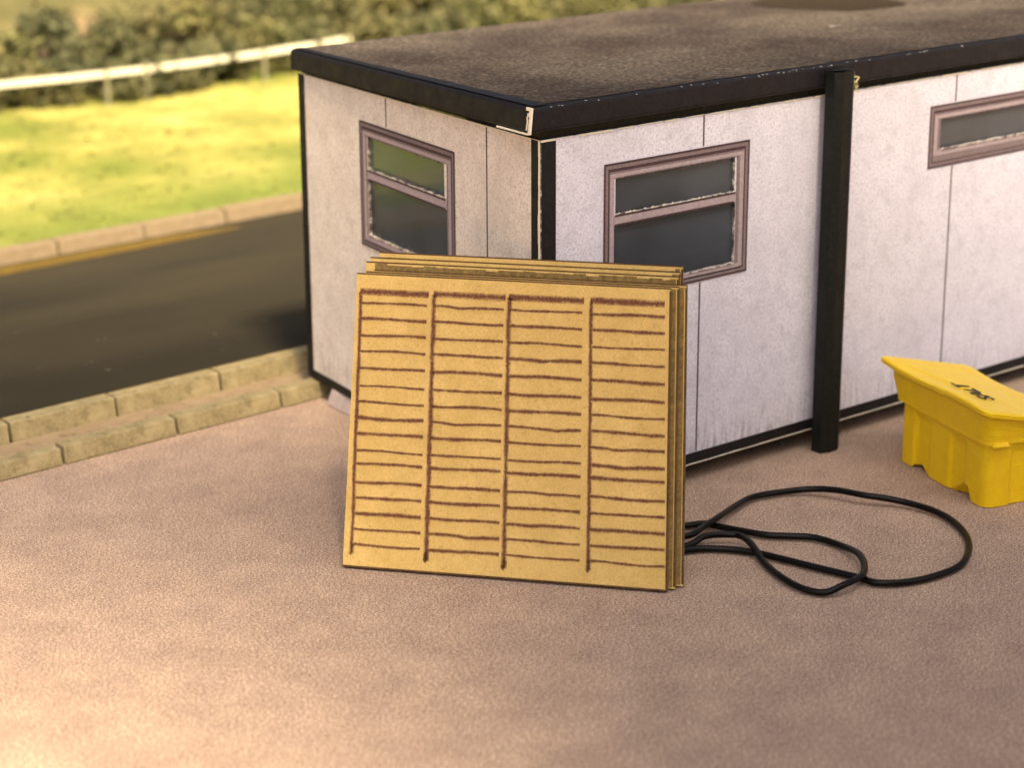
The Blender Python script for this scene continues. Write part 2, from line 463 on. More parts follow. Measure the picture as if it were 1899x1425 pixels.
for k in range(70):
    x = rg.uniform(2, 24); yy = rg.uniform(18.6, 27)
    if 3.5 < x < 8.5 and 18.3 < yy < 21.5: continue
    p = rd(x, yy); bush(p[0], p[1], rg.choice((0, 1, 3, 4, 5)), rg.uniform(.7, 1.3), rg.uniform(0, 6))

# added unseen building behind the viewer: its soft shade lies over the right of the yard
bt = Vector((.940, -.342, 0)); bs = Vector((.342, .940, 0))
def GP(t, s_, z): return bt * t + bs * s_ + Vector((0, 0, z))
G0, G1, GS, GD, GH = -2.6, 12.0, -17.5, 5.0, 28.0
bd_ = thing('shading_block', tuple(GP((G0 + G1) / 2, GS - GD / 2, 0)), 'unseen dark grey block added behind the viewer to shade the right of the yard', 'light_blocker')
mb = MB(); mb.hexa([GP(G0, GS - GD, 0.001), GP(G1, GS - GD, 0.001), GP(G1, GS, 0.001), GP(G0, GS, 0.001)], [GP(G0, GS - GD, GH), GP(G1, GS - GD, GH), GP(G1, GS, GH), GP(G0, GS, GH)])
mb.build('wall', M['blockwall'], bd_, origin=bd_.location)
mb = MB(); mb.hexa([GP(G0 - .3, GS - GD - .3, GH), GP(G1 + .3, GS - GD - .3, GH), GP(G1 + .3, GS + .3, GH), GP(G0 - .3, GS + .3, GH)], [GP(G0 - .3, GS - GD - .3, GH + .3), GP(G1 + .3, GS - GD - .3, GH + .3), GP(G1 + .3, GS + .3, GH + .3), GP(G0 - .3, GS + .3, GH + .3)])
mb.build('roof', M['under'], bd_, origin=bd_.location)
mb = MB(); mb.hexa([GP(G0 - 7, GS - GD + .5, 27.0), GP(G0 - .01, GS - GD + .5, 27.0), GP(G0 - .01, GS - .3, 27.0), GP(G0 - 7, GS - .3, 27.0)],
                   [GP(G0 - 7, GS - GD + .5, 31.0), GP(G0 - .01, GS - GD + .5, 31.0), GP(G0 - .01, GS - .3, 31.0), GP(G0 - 7, GS - .3, 31.0)])
mb.build('shading_overhang', M['blockwall'], bd_, origin=bd_.location)  # unseen overhang added only to shade the ground by the kerb
for fl in range(8):  # window shapes dressing the added block
    for k in range(4):
        t0 = G0 + 1.2 + k * 3.1; z0 = 1.6 + fl * 3.2
        mb = MB(); mb.hexa([GP(t0, GS, z0), GP(t0 + 1.5, GS, z0), GP(t0 + 1.5, GS + .05, z0), GP(t0, GS + .05, z0)], [GP(t0, GS, z0 + 1.6), GP(t0 + 1.5, GS, z0 + 1.6), GP(t0 + 1.5, GS + .05, z0 + 1.6), GP(t0, GS + .05, z0 + 1.6)])
        mb.build('window', M['mauve'], bd_, origin=bd_.location)

# white post-and-rail fence
fn = thing('rail_fence', rd(6, 15.9, .2), 'white single rail fence running between meadow and scrub', 'fence')
FY = 15.9
def fpt(x, z, dy=0):
    return Vector(rd(x, FY + dy, 0)) + Vector((0, 0, z))
rail_z = lambda x: .63 + .05 * math.sin(x * .55 + 1.0)
for (x0, x1) in ((-2.0, 7.42), (7.46, 9.9)):
    mb = MB(); NS = int((x1 - x0) * 2); pts = [x0 + (x1 - x0) * k / NS for k in range(NS + 1)]
    for a_, c_ in zip(pts[:-1], pts[1:]):
        mb.hexa([fpt(a_, rail_z(a_) - .034, -.03), fpt(c_, rail_z(c_) - .034, -.03), fpt(c_, rail_z(c_) - .034, .03), fpt(a_, rail_z(a_) - .034, .03)],
                [fpt(a_, rail_z(a_) + .040, -.03), fpt(c_, rail_z(c_) + .040, -.03), fpt(c_, rail_z(c_) + .040, .03), fpt(a_, rail_z(a_) + .040, .03)])
    mb.build('rail', M['whitewood'], fn)
for x in (-1.6, .9, 3.2, 5.55, 6.2, 8.25, 9.8):
    mb = MB(); p0 = fpt(x, .1, -.05); top = rail_z(x) + (.12 if abs(x - 6.2) < .1 else .06)
    mb.box(p0.x - .013, p0.x + .013, p0.y - .04, p0.y + .03, .1, top)
    mb.build('post', M['greypost'], fn)

# ------------------------------------------------------------------ the cabin
Z0 = .150; ZT = 2.75; XL, WD, LEN = .528, 3.647, 8.4
ELEN = math.hypot(XL, WD); ex = Vector((XL / ELEN, WD / ELEN, 0)); en = Vector((-WD / ELEN, XL / ELEN, 0))   # along end wall, outward
cab = thing('portable_cabin', (3.5, 1.8, 0), 'long off-white portable cabin with flat felted roof and black trim', 'cabin')
def EW(s, z, o=0.0): return Vector((0, 0, z)) + ex * s + en * o            # end wall frame
def SW(s, z, o=0.0): return Vector((s, -o, z))                             # side wall frame
def BW(s, z, o=0.0): return Vector((s, WD + o, z))                         # rear wall frame
TH = .022
def etop(s): return ZT - .057 * s / ELEN
def make_wall(fr, s0, s1, z0, ztf, holes, mat, name, shear=lambda s, z: s):
    ss = sorted({s0, s1, *[h[0] for h in holes], *[h[1] for h in holes]})
    zs = sorted({z0, *[h[2] for h in holes], *[h[3] for h in holes]}) + [None]
    mb = MB()
    def Z(z, s): return ztf(s) if z is None else z
    def inside(sc, zc): return any(h[0] < sc < h[1] and h[2] < zc < h[3] for h in holes)
    for i in range(len(ss) - 1):
        for j in range(len(zs) - 1):
            a, b_ = ss[i], ss[i+1]; c, d = zs[j], zs[j+1]
            zc = (Z(c, a) + Z(d, a)) / 2
            if inside((a + b_) / 2, zc): continue
            mb.quad(fr(a, Z(c, a)), fr(b_, Z(c, b_)), fr(b_, Z(d, b_)), fr(a, Z(d, a)), 0)
            mb.quad(fr(a, Z(c, a), -TH), fr(b_, Z(c, b_), -TH), fr(b_, Z(d, b_), -TH), fr(a, Z(d, a), -TH), 2)
    for (a, b_, c, d) in [(h[0], h[1], h[2], h[3]) for h in holes]:
        for p, q in (((a, c), (b_, c)), ((b_, c), (b_, d)), ((b_, d), (a, d)), ((a, d), (a, c))):
            mb.quad(fr(*p), fr(*q), fr(*q, -TH), fr(*p, -TH), 1)
    mb.quad(fr(s0, ztf(s0)), fr(s1, ztf(s1)), fr(s1, ztf(s1), -TH), fr(s0, ztf(s0), -TH), 1)
    mb.quad(fr(s0, z0), fr(s1, z0), fr(s1, z0, -TH), fr(s0, z0, -TH), 1)
    for s in (s0, s1): mb.quad(fr(s, z0), fr(s, ztf(s)), fr(s, ztf(s), -TH), fr(s, z0, -TH), 1)
    me = mb
    o = bpy.data.objects.new(name, bpy.data.meshes.new(name)); C.objects.link(o)
    o.data.from_pydata([tuple(v) for v in me.v], [], me.f)
    for mt in (mat, M['reveal'], M['inner']): o.data.materials.append(mt)
    o.data.polygons.foreach_set('material_index', me.mi)
    o.parent = cab; o.location = -Vector(cab.location)
    return o
E_H = [(1.315, 2.515, 2.118, 2.368), (1.275, 2.518, 1.600, 2.036)]
S_H = [(.673, 1.822, 2.152, 2.402), (.655, 1.835, 1.622, 2.072), (4.07, 5.55, 2.171, 2.407)]
B_H = [(.95, 2.2, .55, 2.3), (3.6, 6.0, .5, 1.75)]
we = make_wall(EW, 0.0, ELEN, Z0, etop, E_H, M['wall_end'], 'end_wall')
ws = make_wall(SW, TH + .006, LEN, Z0, lambda s: ZT, S_H, M['wall_side'], 'side_wall')
wb = make_wall(BW, XL + .05, LEN, Z0, lambda s: ZT - .06, B_H, M['wall_side'], 'rear_wall')
wf = make_wall(lambda s, z, o=0: Vector((LEN + o, s, z)), TH + .004, WD - TH - .004, Z0, lambda s: ZT - .02, [], M['wall_end'], 'far_end_wall')
mb = MB(); mb.hexa([(.10, .06, Z0 + .004), (LEN - .06, .06, Z0 + .004), (LEN - .06, WD - .06, Z0 + .004), (.57, WD - .06, Z0 + .004)],
                   [(.10, .06, Z0 + .03), (LEN - .06, .06, Z0 + .03), (LEN - .06, WD - .06, Z0 + .03), (.57, WD - .06, Z0 + .03)])
mb.build('floor_panel', M['inner'], cab, origin=(3.5, 1.8, 0))

def strip(mb, fr, s0, z0, s1, z1, o, mi=0, t=.004):
    """thin flat bar standing t proud of offset o in a wall frame"""
    A = [fr(s0, z0, o), fr(s1, z0, o), fr(s1, z1, o), fr(s0, z1, o)]; B = [fr(s0, z0, o + t), fr(s1, z0, o + t), fr(s1, z1, o + t), fr(s0, z1, o + t)]
    mb.hexa(A, B, mi)
def put(mb, name, mats, parent, **k): return mb.build(name, mats, parent, origin=tuple(world_loc(cab)), **k)
def ring(mb, fr, s0, z0, s1, z1, w, o, mi=0, t=.004, wt=None):
    wt = wt or w
    strip(mb, fr, s0, z0, s1, z0 + w, o, mi, t); strip(mb, fr, s0, z1 - wt, s1, z1, o, mi, t)
    strip(mb, fr, s0, z0 + w, s0 + w, z1 - wt, o, mi, t); strip(mb, fr, s1 - w, z0 + w, s1, z1 - wt, o, mi, t)
def ragged(mb, fr, s0, s1, z, up, o, mi, rg, n=34, amp=.022):
    """torn card fibres along a cut edge"""
    for k in range(n):
        a = s0 + (s1 - s0) * (k + rg.uniform(-.4, .4)) / n; w = (s1 - s0) / n * rg.uniform(.4, 1.1); h = amp * rg.uniform(.2, 1) * up
        a = max(s0 + .01, min(s1 - .01 - w, a))
        mb.poly([fr(a, z, o), fr(a + w, z, o), fr(a + w * rg.uniform(.5, .9), z + h, o), fr(a + w * rg.uniform(.1, .4), z + h * .7, o)], mi)

def make_window(fr, so0, so1, zo0, zo1, holes, name_bar=True, flip=False):
    rg = random.Random(int(so0 * 1000))
    hs0 = min(h[0] for h in holes); hs1 = max(h[1] for h in holes); hz0 = min(h[2] for h in holes); hz1 = max(h[3] for h in holes)
    # frame sheet between outer border and openings
    mb = MB(); o = .001
    e = .004
    strip(mb, fr, so0, zo0, so1, hz0 - e, o, 0); strip(mb, fr, so0, hz1 + e, so1, zo1, o, 0)
    strip(mb, fr, so0, hz0 - e, hs0 - e, hz1 + e, o, 0); strip(mb, fr, hs1 + e, hz0 - e, so1, hz1 + e, o, 0)
    # ink lines: outer border, second border, heavy header line
    ring(mb, fr, so0 - .004, zo0 - .004, so1 + .004, zo1 + .004, .014, o + .004, 1, .002)
    i1 = .036
    ring(mb, fr, so0 + i1, zo0 + i1 * .9, so1 - i1, zo1 - i1, .009, o + .004, 1, .002, .020)
    # pale inner moulding
    top = hz1
    strip(mb, fr, so0 + .052, top + .010, so1 - .052, top + .036, o + .004, 2, .002)
    strip(mb, fr, so0 + .052, hz0 - .046, so1 - .052, hz0 - .008, o + .004, 2, .002)
    strip(mb, fr, so0 + .052, hz0 - .006, so0 + .090, top + .008, o + .004, 2, .002)
    strip(mb, fr, so1 - .090, hz0 - .006, so1 - .052, top + .008, o + .004, 2, .002)
    for h in holes:
        ragged(mb, fr, h[0], h[1], h[3] + .004, -1, .009, 1, rg, 40, .018)
        ragged(mb, fr, h[0], h[1], h[2] - .004, 1, .0135, 3, rg, 40, .020)
        ragged(mb, fr, h[0], h[1], h[2] - .006, 1, .016, 1, rg, 12, .014)
    f = put(mb, 'window_frame', [M['mauve'], M['darkline'], M['lightmauve'], M['rawcard']], cab)
    hl = sorted(holes, key=lambda h: -h[3])
    if len(hl) > 1:
        zb0, zb1 = hl[1][3], hl[0][2]
        mb = MB()
        strip(mb, fr, hs0 - .001, zb0 + .003, hs1 - .01, zb1 - .004, o + .004, 0, .006)
        strip(mb, fr, hs0 + .005, zb0 + .001, hs1 - .03, zb0 + .013, o + .008, 1, .004)
        strip(mb, fr, hs0 + .005, zb1 - .014, hs1 - .012, zb1 - .001, o + .009, 1, .004)
        put(mb, 'middle_rail', [M['lightmauve'], M['darkline']], f)
    mb = MB()
    for h in holes:
        mb.quad(fr(h[0] - .05, h[2] - .03, -TH - .004), fr(h[1] + .05, h[2] - .03, -TH - .004), fr(h[1] + .05, h[3] + .03, -TH - .004), fr(h[0] - .05, h[3] + .03, -TH - .004))
    put(mb, 'window_pane', M['glass'], f)
    return f
make_window(EW, 1.158, 2.634, 1.505, 2.477, E_H)
make_window(SW, .567, 1.958, 1.544, 2.511, S_H[:2])
make_window(SW, 3.942, 5.67, 2.033, 2.518, S_H[2:])
for h in B_H:                                                          # the rear openings are only glazed
    mb = MB(); mb.quad(BW(h[0] - .05, h[2] - .03, -TH - .004), BW(h[1] + .05, h[2] - .03, -TH - .004), BW(h[1] + .05, h[3] + .03, -TH - .004), BW(h[0] - .05, h[3] + .03, -TH - .004))
    put(mb, 'window_pane', M['glass'], cab)

def join_extra(o, mb, mat):
    """add printed marks to an existing part's mesh"""
    me = o.data; bm = bmesh.new(); bm.from_mesh(me); me.materials.append(mat); mi = len(me.materials) - 1
    off = world_loc(o); vs_ = [bm.verts.new(Vector(v) - off) for v in mb.v]
    for f in mb.f:
        q = bm.faces.new([vs_[i] for i in f]); q.material_index = mi
    bm.to_mesh(me); bm.free()
# printed panel seams
mb = MB(); sw = .007
for a, z0_, z1_ in ((2.20, 2.492, etop(2.2)), (.704, .32, etop(.7)), (2.20, .32, 1.49), (3.3, .32, etop(3.3))):
    if a != 3.3: strip(mb, EW, a - sw, z0_, a + sw, z1_, .001, 0, .002)
join_extra(we, mb, M['seam'])
mb = MB()
for a, z0_, z1_ in ((1.502, 2.524, ZT), (1.495, .24, 1.53), (4.235, 2.53, ZT), (4.235, .23, 2.02), (7.0, .23, ZT)):
    strip(mb, SW, a - sw, z0_, a + sw, z1_, .001, 0, .002)
join_extra(ws, mb, M['seam'])

# black corner strips and skirtings
mb = MB(); strip(mb, EW, .018, Z0 + .004, .104, etop(0) - .002, .001, 0, .006); put(mb, 'corner_strip', M['black'], cab)
mb = MB(); strip(mb, SW, .010, Z0 + .004, .132, ZT - .012, .001, 0, .006); put(mb, 'corner_strip', M['black'], cab)
mb = MB(); strip(mb, EW, 3.60, Z0 + .004, ELEN + .012, etop(ELEN) - .002, .001, 0, .008); put(mb, 'corner_strip', M['black'], cab)
mb = MB()
rg = random.Random(5)
n = 26                                            # raw white card showing along the cut corner
for k in range(n):
    za, zb_ = Z0 + (ZT - Z0 - .004) * k / n, Z0 + (ZT - Z0 - .004) * (k + 1) / n
    w = .016 * rg.uniform(.6, 1.2)
    mb.hexa([EW(-.002, za, .004), EW(w, za, .004), EW(w, za, .0085), EW(-.002, za, .0085)], [EW(-.002, zb_, .004), EW(w * rg.uniform(.8, 1.2), zb_, .004), EW(w, zb_, .0085), EW(-.002, zb_, .0085)])
strip(mb, SW, .0, ZT - .010, .125, ZT + .004, .004, 0, .006)
put(mb, 'cut_card_edge', M['rawcard'], cab)
mb = MB(); strip(mb, EW, .106, Z0 + .004, 3.598, Z0 + .075, .001, 0, .006); put(mb, 'skirting', M['black'], cab)
mb = MB(); strip(mb, SW, .134, Z0 + .006, LEN, Z0 + .085, .001, 0, .006); put(mb, 'skirting', M['black'], cab)
mb = MB(); k = .134                               # scuffed pale lower edge of the long skirting
rg = random.Random(8)
while k < LEN - .3:
    l_ = rg.uniform(.10, .35); w = rg.uniform(.005, .009)
    strip(mb, SW, k, Z0 - .002, min(LEN, k + l_), Z0 - .002 + w, .001, 0, .009); k += l_ + .001
put(mb, 'skirting_edge', M['rawcard'], cab)
# pale card lip along the wall heads
mb = MB(); s = 0.0; rg = random.Random(12)
while s < ELEN - .05:
    l_ = rg.uniform(.08, .3); mb_h = rg.uniform(.004, .010); e_ = min(ELEN, s + l_)
    mb.hexa([EW(s, etop(s) - mb_h, .001), EW(e_, etop(e_) - mb_h, .001), EW(e_, etop(e_) - mb_h, .005), EW(s, etop(s) - mb_h, .005)],
            [EW(s, etop(s) + .003, .001), EW(e_, etop(e_) + .003, .001), EW(e_, etop(e_) + .003, .005), EW(s, etop(s) + .003, .005)]); s = e_ + .001
join_extra(we, mb, M['rawcard']); mb = MB()
s = .14
while s < LEN - .3:
    l_ = rg.uniform(.05, .3); w = rg.uniform(.003, .011); strip(mb, SW, s, ZT - w, s + l_, ZT + .003, .001, 0, .004); s += l_ + rg.uniform(.0, .08)
join_extra(ws, mb, M['rawcard'])
# dark underlay between walls and roof
mb = MB(); mb.hexa([(.03, .03, ZT + .004), (LEN - .03, .03, ZT + .004), (LEN - .03, WD - .04, ZT - .052), (.54, WD - .04, ZT - .052)],
                   [(.03, .03, ZT + .055), (LEN - .03, .03, ZT + .055), (LEN - .03, WD - .04, ZT - .01), (.54, WD - .04, ZT - .01)])
put(mb, 'roof_underlay', M['under'], cab)

# roof lid: black wrapped card edge, felt sheet on top
rb = [(-.135, -.062, 2.820), (LEN + .12, -.055, 2.800), (LEN + .12, 3.80, 2.705), (.524, 3.784, 2.700)]
rt = [(-.110, -.055, 2.992), (LEN + .12, -.050, 2.966), (LEN + .12, 3.80, 2.870), (.54, 3.80, 2.872)]
pn_ = (Vector(rt[1]) - Vector(rt[0])).cross(Vector(rt[3]) - Vector(rt[0]))   # keep the lid's top face flat
rt[2] = (rt[2][0], rt[2][1], rt[0][2] - (pn_.x * (rt[2][0] - rt[0][0]) + pn_.y * (rt[2][1] - rt[0][1])) / pn_.z)
mb = MB(); mb.hexa(rb, rt, 0)
roof = put(mb, 'roof', [M['blackchip']], cab, bevel=.028, seg=3)
def rp(u, v, dz=0.0):          # point on the roof top: u along length 0..1, v across 0..1
    a = Vector(rt[0]).lerp(Vector(rt[1]), u); b_ = Vector(rt[3]).lerp(Vector(rt[2]), u)
    p = a.lerp(b_, v); p.z += dz; return p
mb = MB(); rg = random.Random(31); NU = 60
edge = [(.022 + .004 * math.sin(k * 1.3) + rg.uniform(-.002, .002)) for k in range(NU + 1)]
for k in range(NU):
    u0, u1 = .010 + .985 * k / NU, .010 + .985 * (k + 1) / NU
    for j, (v0, v1) in enumerate(((None, .25), (.25, .5), (.5, .75), (.75, .985))):
        a0 = edge[k] * .6 if v0 is None else v0; a1 = edge[k+1] * .6 if v0 is None else v0
        mb.quad(rp(u0, a0, .004), rp(u1, a1, .004), rp(u1, v1, .004), rp(u0, v1, .004))
felt = put(mb, 'felt_sheet', M['roof'], roof)
# black wrapped band over the felt at the near end
mb = MB(); N = 30
for k in range(N):
    v0, v1 = k / N * .98 + .004, (k + 1) / N * .98 + .004
    mb.quad(rp(.002, v0, .007), rp(.0115 + rg.uniform(-.0008, .0008) + .004 * (1 - v0), v0, .008), rp(.0115 + rg.uniform(-.0008, .0008) + .004 * (1 - v1), v1, .008), rp(.002, v1, .007))
put(mb, 'edge_band', M['black'], roof)
# raw white card at the opened roof corner
c0, c1 = Vector(rb[0]), Vector(rt[0])
el = (Vector(rb[3]) - Vector(rb[0])).normalized(); et = (Vector(rt[3]) - Vector(rt[0])).normalized()
no = Vector((-el.y, el.x, 0)).normalized() * 1.0
def rc(h, d, o): return c0.lerp(c1, h) + el.lerp(et, h) * d + no * o
mb = MB(); n = 9
for k in range(n):
    h0, h1 = -.02 + k / n * 1.0, -.02 + (k + 1) / n * 1.0
    w0 = .022 + .010 * rg.uniform(-.4, .6) + (.04 if k == n - 1 else 0)
    mb.hexa([rc(h0, -.004, -.004), rc(h0, w0, -.004), rc(h0, w0, .009), rc(h0, -.004, .009)], [rc(h1, -.004, -.004), rc(h1, w0, -.004), rc(h1, w0, .009), rc(h1, -.004, .009)])
for k in range(5):
    h0, h1 = .12 + k * .13, .12 + (k + 1) * .13; d0 = .044 + rg.uniform(-.004, .006)
    mb.hexa([rc(h0, d0, -.002), rc(h0, d0 + .009, -.002), rc(h0, d0 + .009, .006), rc(h0, d0, .006)], [rc(h1, d0, -.002), rc(h1, d0 + .009, -.002), rc(h1, d0 + .009, .006), rc(h1, d0, .006)])
for k in range(5):
    d0, d1 = .02 + k * .085, .02 + (k + 1) * .085; th = .045 + .03 * rg.random()
    mb.hexa([rc(-.05, d0, -.004), rc(-.05, d1, -.004), rc(-.05, d1, .010), rc(-.05, d0, .010)], [rc(-.05 + th, d0, -.004), rc(-.05 + th, d1, -.004), rc(-.05 + th, d1, .010), rc(-.05 + th, d0, .010)])
put(mb, 'torn_card_corner', M['rawcard'], roof)
# chips of bare card along the long roof edge
mb = MB(); rg = random.Random(77)
for k in range(38):
    u = rg.random() ** 1.3 * .62 + .003; d = Vector(rt[0]).lerp(Vector(rt[1]), u)
    if rg.random() < .35: u = rg.gauss(.305, .03); d = Vector(rt[0]).lerp(Vector(rt[1]), u)
    w, h_ = rg.uniform(.006, .022), rg.uniform(.003, .007)
    z = d.z - .009 + rg.uniform(-.006, .006); y = d.y + .004 + rg.uniform(-.002, .004)
    mb.hexa([(d.x, y - .004, z - h_ / 2), (d.x + w, y - .004, z - h_ / 2), (d.x + w, y + .01, z - h_ / 2), (d.x, y + .01, z - h_ / 2)],
            [(d.x + w * .2, y - .001, z + h_ / 2), (d.x + w * .7, y - .001, z + h_ / 2), (d.x + w * .7, y + .014, z + h_ / 2), (d.x + w * .2, y + .014, z + h_ / 2)])
put(mb, 'chipped_edge', M['chip'], roof)
# stained patch and crumb on the felt
mb = MB(); sc_ = []
for k in range(24):
    a = k * math.pi / 12; sc_.append((5.75 + .62 * math.cos(a) * (1 + .10 * math.sin(3 * a)), 2.75 + .78 * math.sin(a) * (1 + .12 * math.cos(2 * a))))
def on_roof(x, y, dz):
    u = (x - rt[0][0]) / (rt[1][0] - rt[0][0]); v = (y - rt[0][1]) / (rt[3][1] - rt[0][1]); p = rp(u, v, dz); return (x, y, p.z)
mb.poly([on_roof(x, y, .008) for x, y in sc_])
put(mb, 'dark_stain', M['stain'], roof)
mb = MB()
cp = rp(.508, .385, .0)
for k in range(7):
    p = cp + Vector((rg.uniform(-.05, .05), rg.uniform(-.04, .04), .012)); r_ = rg.uniform(.012, .03)
    mb.poly([p + Vector((r_ * math.cos(a), r_ * .8 * math.sin(a), rg.uniform(0, .01))) for a in (0, 1.2, 2.5, 3.7, 5)])
put(mb, 'crumb', M['fleck'], roof)

# dark post standing in front of the long wall
mb = MB(); px, py, hw = 2.765, -.125, .108
pr = [(px - hw, py + .055), (px - hw, py - .045), (px - hw * .35, py - .070), (px + hw * .55, py - .070), (px + hw, py - .035), (px + hw, py + .055)]
n = len(pr); zb_, zt_ = .004, 2.945
mb.poly([(x, y, zb_) for x, y in pr][::-1]); mb.poly([(x, y, zt_ + (.012 if i in (1, 2) else 0)) for i, (x, y) in enumerate(pr)])
for i in range(n):
    a, b_ = pr[i], pr[(i + 1) % n]; mb.quad((*a, zb_), (*b_, zb_), (*b_, zt_), (*a, zt_))
post = put(mb, 'wall_post', m_black('dark_green_black_strip', (.007, .008, .0065), .6), cab, bevel=.006, seg=1)
mb = MB(); rg = random.Random(3)
for k in range(90):                                # fuzz of torn card beside the post head
    p = Vector((px + hw + .060 + rg.gauss(0, .022), -.088 + rg.gauss(0, .008), 2.815 + rg.gauss(0, .032)))
    d = Vector((rg.gauss(0, 1), rg.gauss(0, .5), rg.gauss(0, 1))).normalized() * rg.uniform(.012, .032); s_ = d.orthogonal().normalized() * .006
    mb.quad(p - d - s_, p - d + s_, p + d + s_, p + d - s_)
put(mb, 'torn_fuzz', M['moss'], post)
# support blocks under the floor
for (sx, sy) in ((.505, 3.09), (.35, .35), (4.2, .5), (7.9, .5), (7.9, 3.2)):
    mb = MB(); mb.hexa([(sx - .10, sy - .20, .002), (sx + .10, sy - .20, .002), (sx + .07, sy + .19, .002), (sx - .07, sy + .19, .002)],
                       [(sx - .08, sy - .19, Z0 + .002), (sx + .10, sy - .19, Z0 + .002), (sx + .06, sy + .13, Z0 + .002), (sx - .05, sy + .13, Z0 + .002)])
    put(mb, 'support_block', M['whiteblock'], cab, bevel=.008, seg=1)

# ------------------------------------------------------------------ leaning plywood panels
B1 = Vector((-1.492, .276, 0)); pb = Vector((.628, -.778, 0)).normalized(); pk = Vector((.778, .628, 0)).normalized()
TL_ = R(20); pu = pk * math.sin(TL_) + Vector((0, 0, 1)) * math.cos(TL_); pn = pb.cross(pu); 
if pn.dot(pk) > 0: pn = -pn                       # pn faces the camera side
PW, PH = 2.185, 1.972
T = .042
def panel(k, du, dh, dw, label, front=False):
    """k-th board of the stack counted from the front; du sideways shift, dh extra height"""
    t0 = k * (T + .008); base = B1 + pb * du - pn * t0
    base = base + pu * (-base.z / pu.z) + pu * (T * math.tan(TL_) + .002)
    w, h = PW + dw, PH + dh
    def P(u, v, o=0.0):       # u, v in 0..1 of the board; the board tapers slightly
        shear = -.040 * v; tap = 1 - .028 * v
        return base + pb * ((u * tap + .0) * w + shear * 1.0) + pu * (v * h) + pn * o
    root = thing('plywood_panel', tuple(base + pb * w / 2), label, 'wooden panel', 'plywood panels leaning in one stack')
    org = root.location.copy()
    mb = MB()
    # slab in a few cells so the cut edge wobbles a little
    rg = random.Random(100 + k)
    mb.quad(P(0, 0), P(1, 0), P(1, 1), P(0, 1), 0); mb.quad(P(0, 0, -T), P(0, 1, -T), P(1, 1, -T), P(1, 0, -T), 0)
    mb.quad(P(0, 1), P(1, 1), P(1, 1, -T), P(0, 1, -T), 1); mb.quad(P(0, 0), P(0, 0, -T), P(1, 0, -T), P(1, 0), 2)
    mb.quad(P(1, 0), P(1, 0, -T), P(1, 1, -T), P(1, 1), 1); mb.quad(P(0, 0), P(0, 1), P(0, 1, -T), P(0, 0, -T), 0)
    # scorched lines on the arrises
    mb.quad(P(0, .9955, .0012), P(1, .9955, .0012), P(1, 1, .0012), P(0, 1, .0012), 2)
    mb.quad(P(.994, .006, .0012), P(1, .006, .0012), P(1, .99, .0012), P(.995, .99, .0012), 2)
    if not front:
        mb.quad(P(.972, .004, .0014), P(.992, .004, .0014), P(.992, .99, .0014), P(.976, .99, .0014), 1)
    if k == 3:  # dark band painting the shade in the gap above the front panel
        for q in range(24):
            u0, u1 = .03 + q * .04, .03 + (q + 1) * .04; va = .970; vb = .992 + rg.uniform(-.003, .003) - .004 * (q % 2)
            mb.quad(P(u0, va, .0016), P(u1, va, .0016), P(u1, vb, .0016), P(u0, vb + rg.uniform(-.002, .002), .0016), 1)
    if front:
        mb.quad(P(0, .0, .001), P(1, .0, .001), P(1, .006, .001), P(0, .006, .001), 2)
    # engraved slats
    cols = [(.013, .012, .224), (.243, .248, .470), (.484, .489, .718), (.742, .747, .981)]
    rows = [.899, .845, .789, .735, .677, .616, .561, .507, .454, .396, .353, .290, .237, .183, .130, .077]
    def line(pts, hw, m_=0.0):
        """a wobbling ribbon through (u, v) points, v across mapped to UV v"""
        for (a, c) in zip(pts[:-1], pts[1:]):
            d = Vector(((c[0] - a[0]) * w, (c[1] - a[1]) * h, 0)).normalized(); nx = Vector((-d.y, d.x, 0))
            q = lambda p, s: P(p[0] + nx.x * hw * s / w, p[1] + nx.y * hw * s / h, .0022)
            mb.quad(q(a, -1), q(c, -1), q(c, 1), q(a, 1), 3, [(0, m_), (1, m_), (1, 1 - m_), (0, 1 - m_)])
    for ci, (g, s0, s1) in enumerate(cols):
        if not front: s1 = min(s1, .95)
        tv = .955 + .003 * ci
        dv = .001 * ci
        line([(g + (0 if ci == 0 else .008), tv - .018), (s1 + (.012 if ci < 3 else 0), tv - .018)], .024, .17)
        gb = (.048, .040, .036, .050)[ci]
        n_ = 14; pts = []
        for i in range(n_ + 1):
            f = i / n_; pts.append((g + (.003 if ci == 0 else .010) + (.010 if ci == 0 else .009) * f + rg.uniform(-.0012, .0012), tv - .02 + (gb - tv + .02) * f))
        line(pts, .0205 if ci in (1, 2) else .0165, .10)
        ge = pts[-1][0]; line([(ge + .001, gb + .03), (ge - .001, gb), (ge - .006, gb - .004)], .022)
        for r_, v in enumerate(rows):
            n_ = 9; ph = rg.uniform(0, 6); am = rg.uniform(.0006, .0026); dip = rg.random() < .35 and ci >= 1
            xd = rg.uniform(.25, .75)
            pts = []
            for i in range(n_ + 1):
                f = i / n_; vv = v + dv + .001 * f + am * math.sin(ph + f * 5) + rg.uniform(-.0006, .0006)
                if dip: vv -= .0045 * math.exp(-((f - xd) / .12) ** 2)
                pts.append((s0 + .006 + .012 * (1 - v) + (s1 - s0) * f - (.006 * f if ci == 3 else 0), vv))
            line(pts, .0180 * rg.uniform(.75, 1.2))
        # burn spots and runs
        for q in range(0):
            u = (s0 + (s1 - s0) * (.55 + .18 * rg.gauss(0, .6))) if ci == 2 else rg.uniform(s0, s1); v = rg.uniform(.08, .85)
            line([(u, v), (u + rg.uniform(-.006, .006), v - rg.uniform(.006, .022))], rg.uniform(.006, .012))
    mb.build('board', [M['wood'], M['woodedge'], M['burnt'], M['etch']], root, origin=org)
    return root
panel(0, 0, 0, 0, 'front plywood panel with four columns of burnt slat lines, foremost of the leaning stack', True)
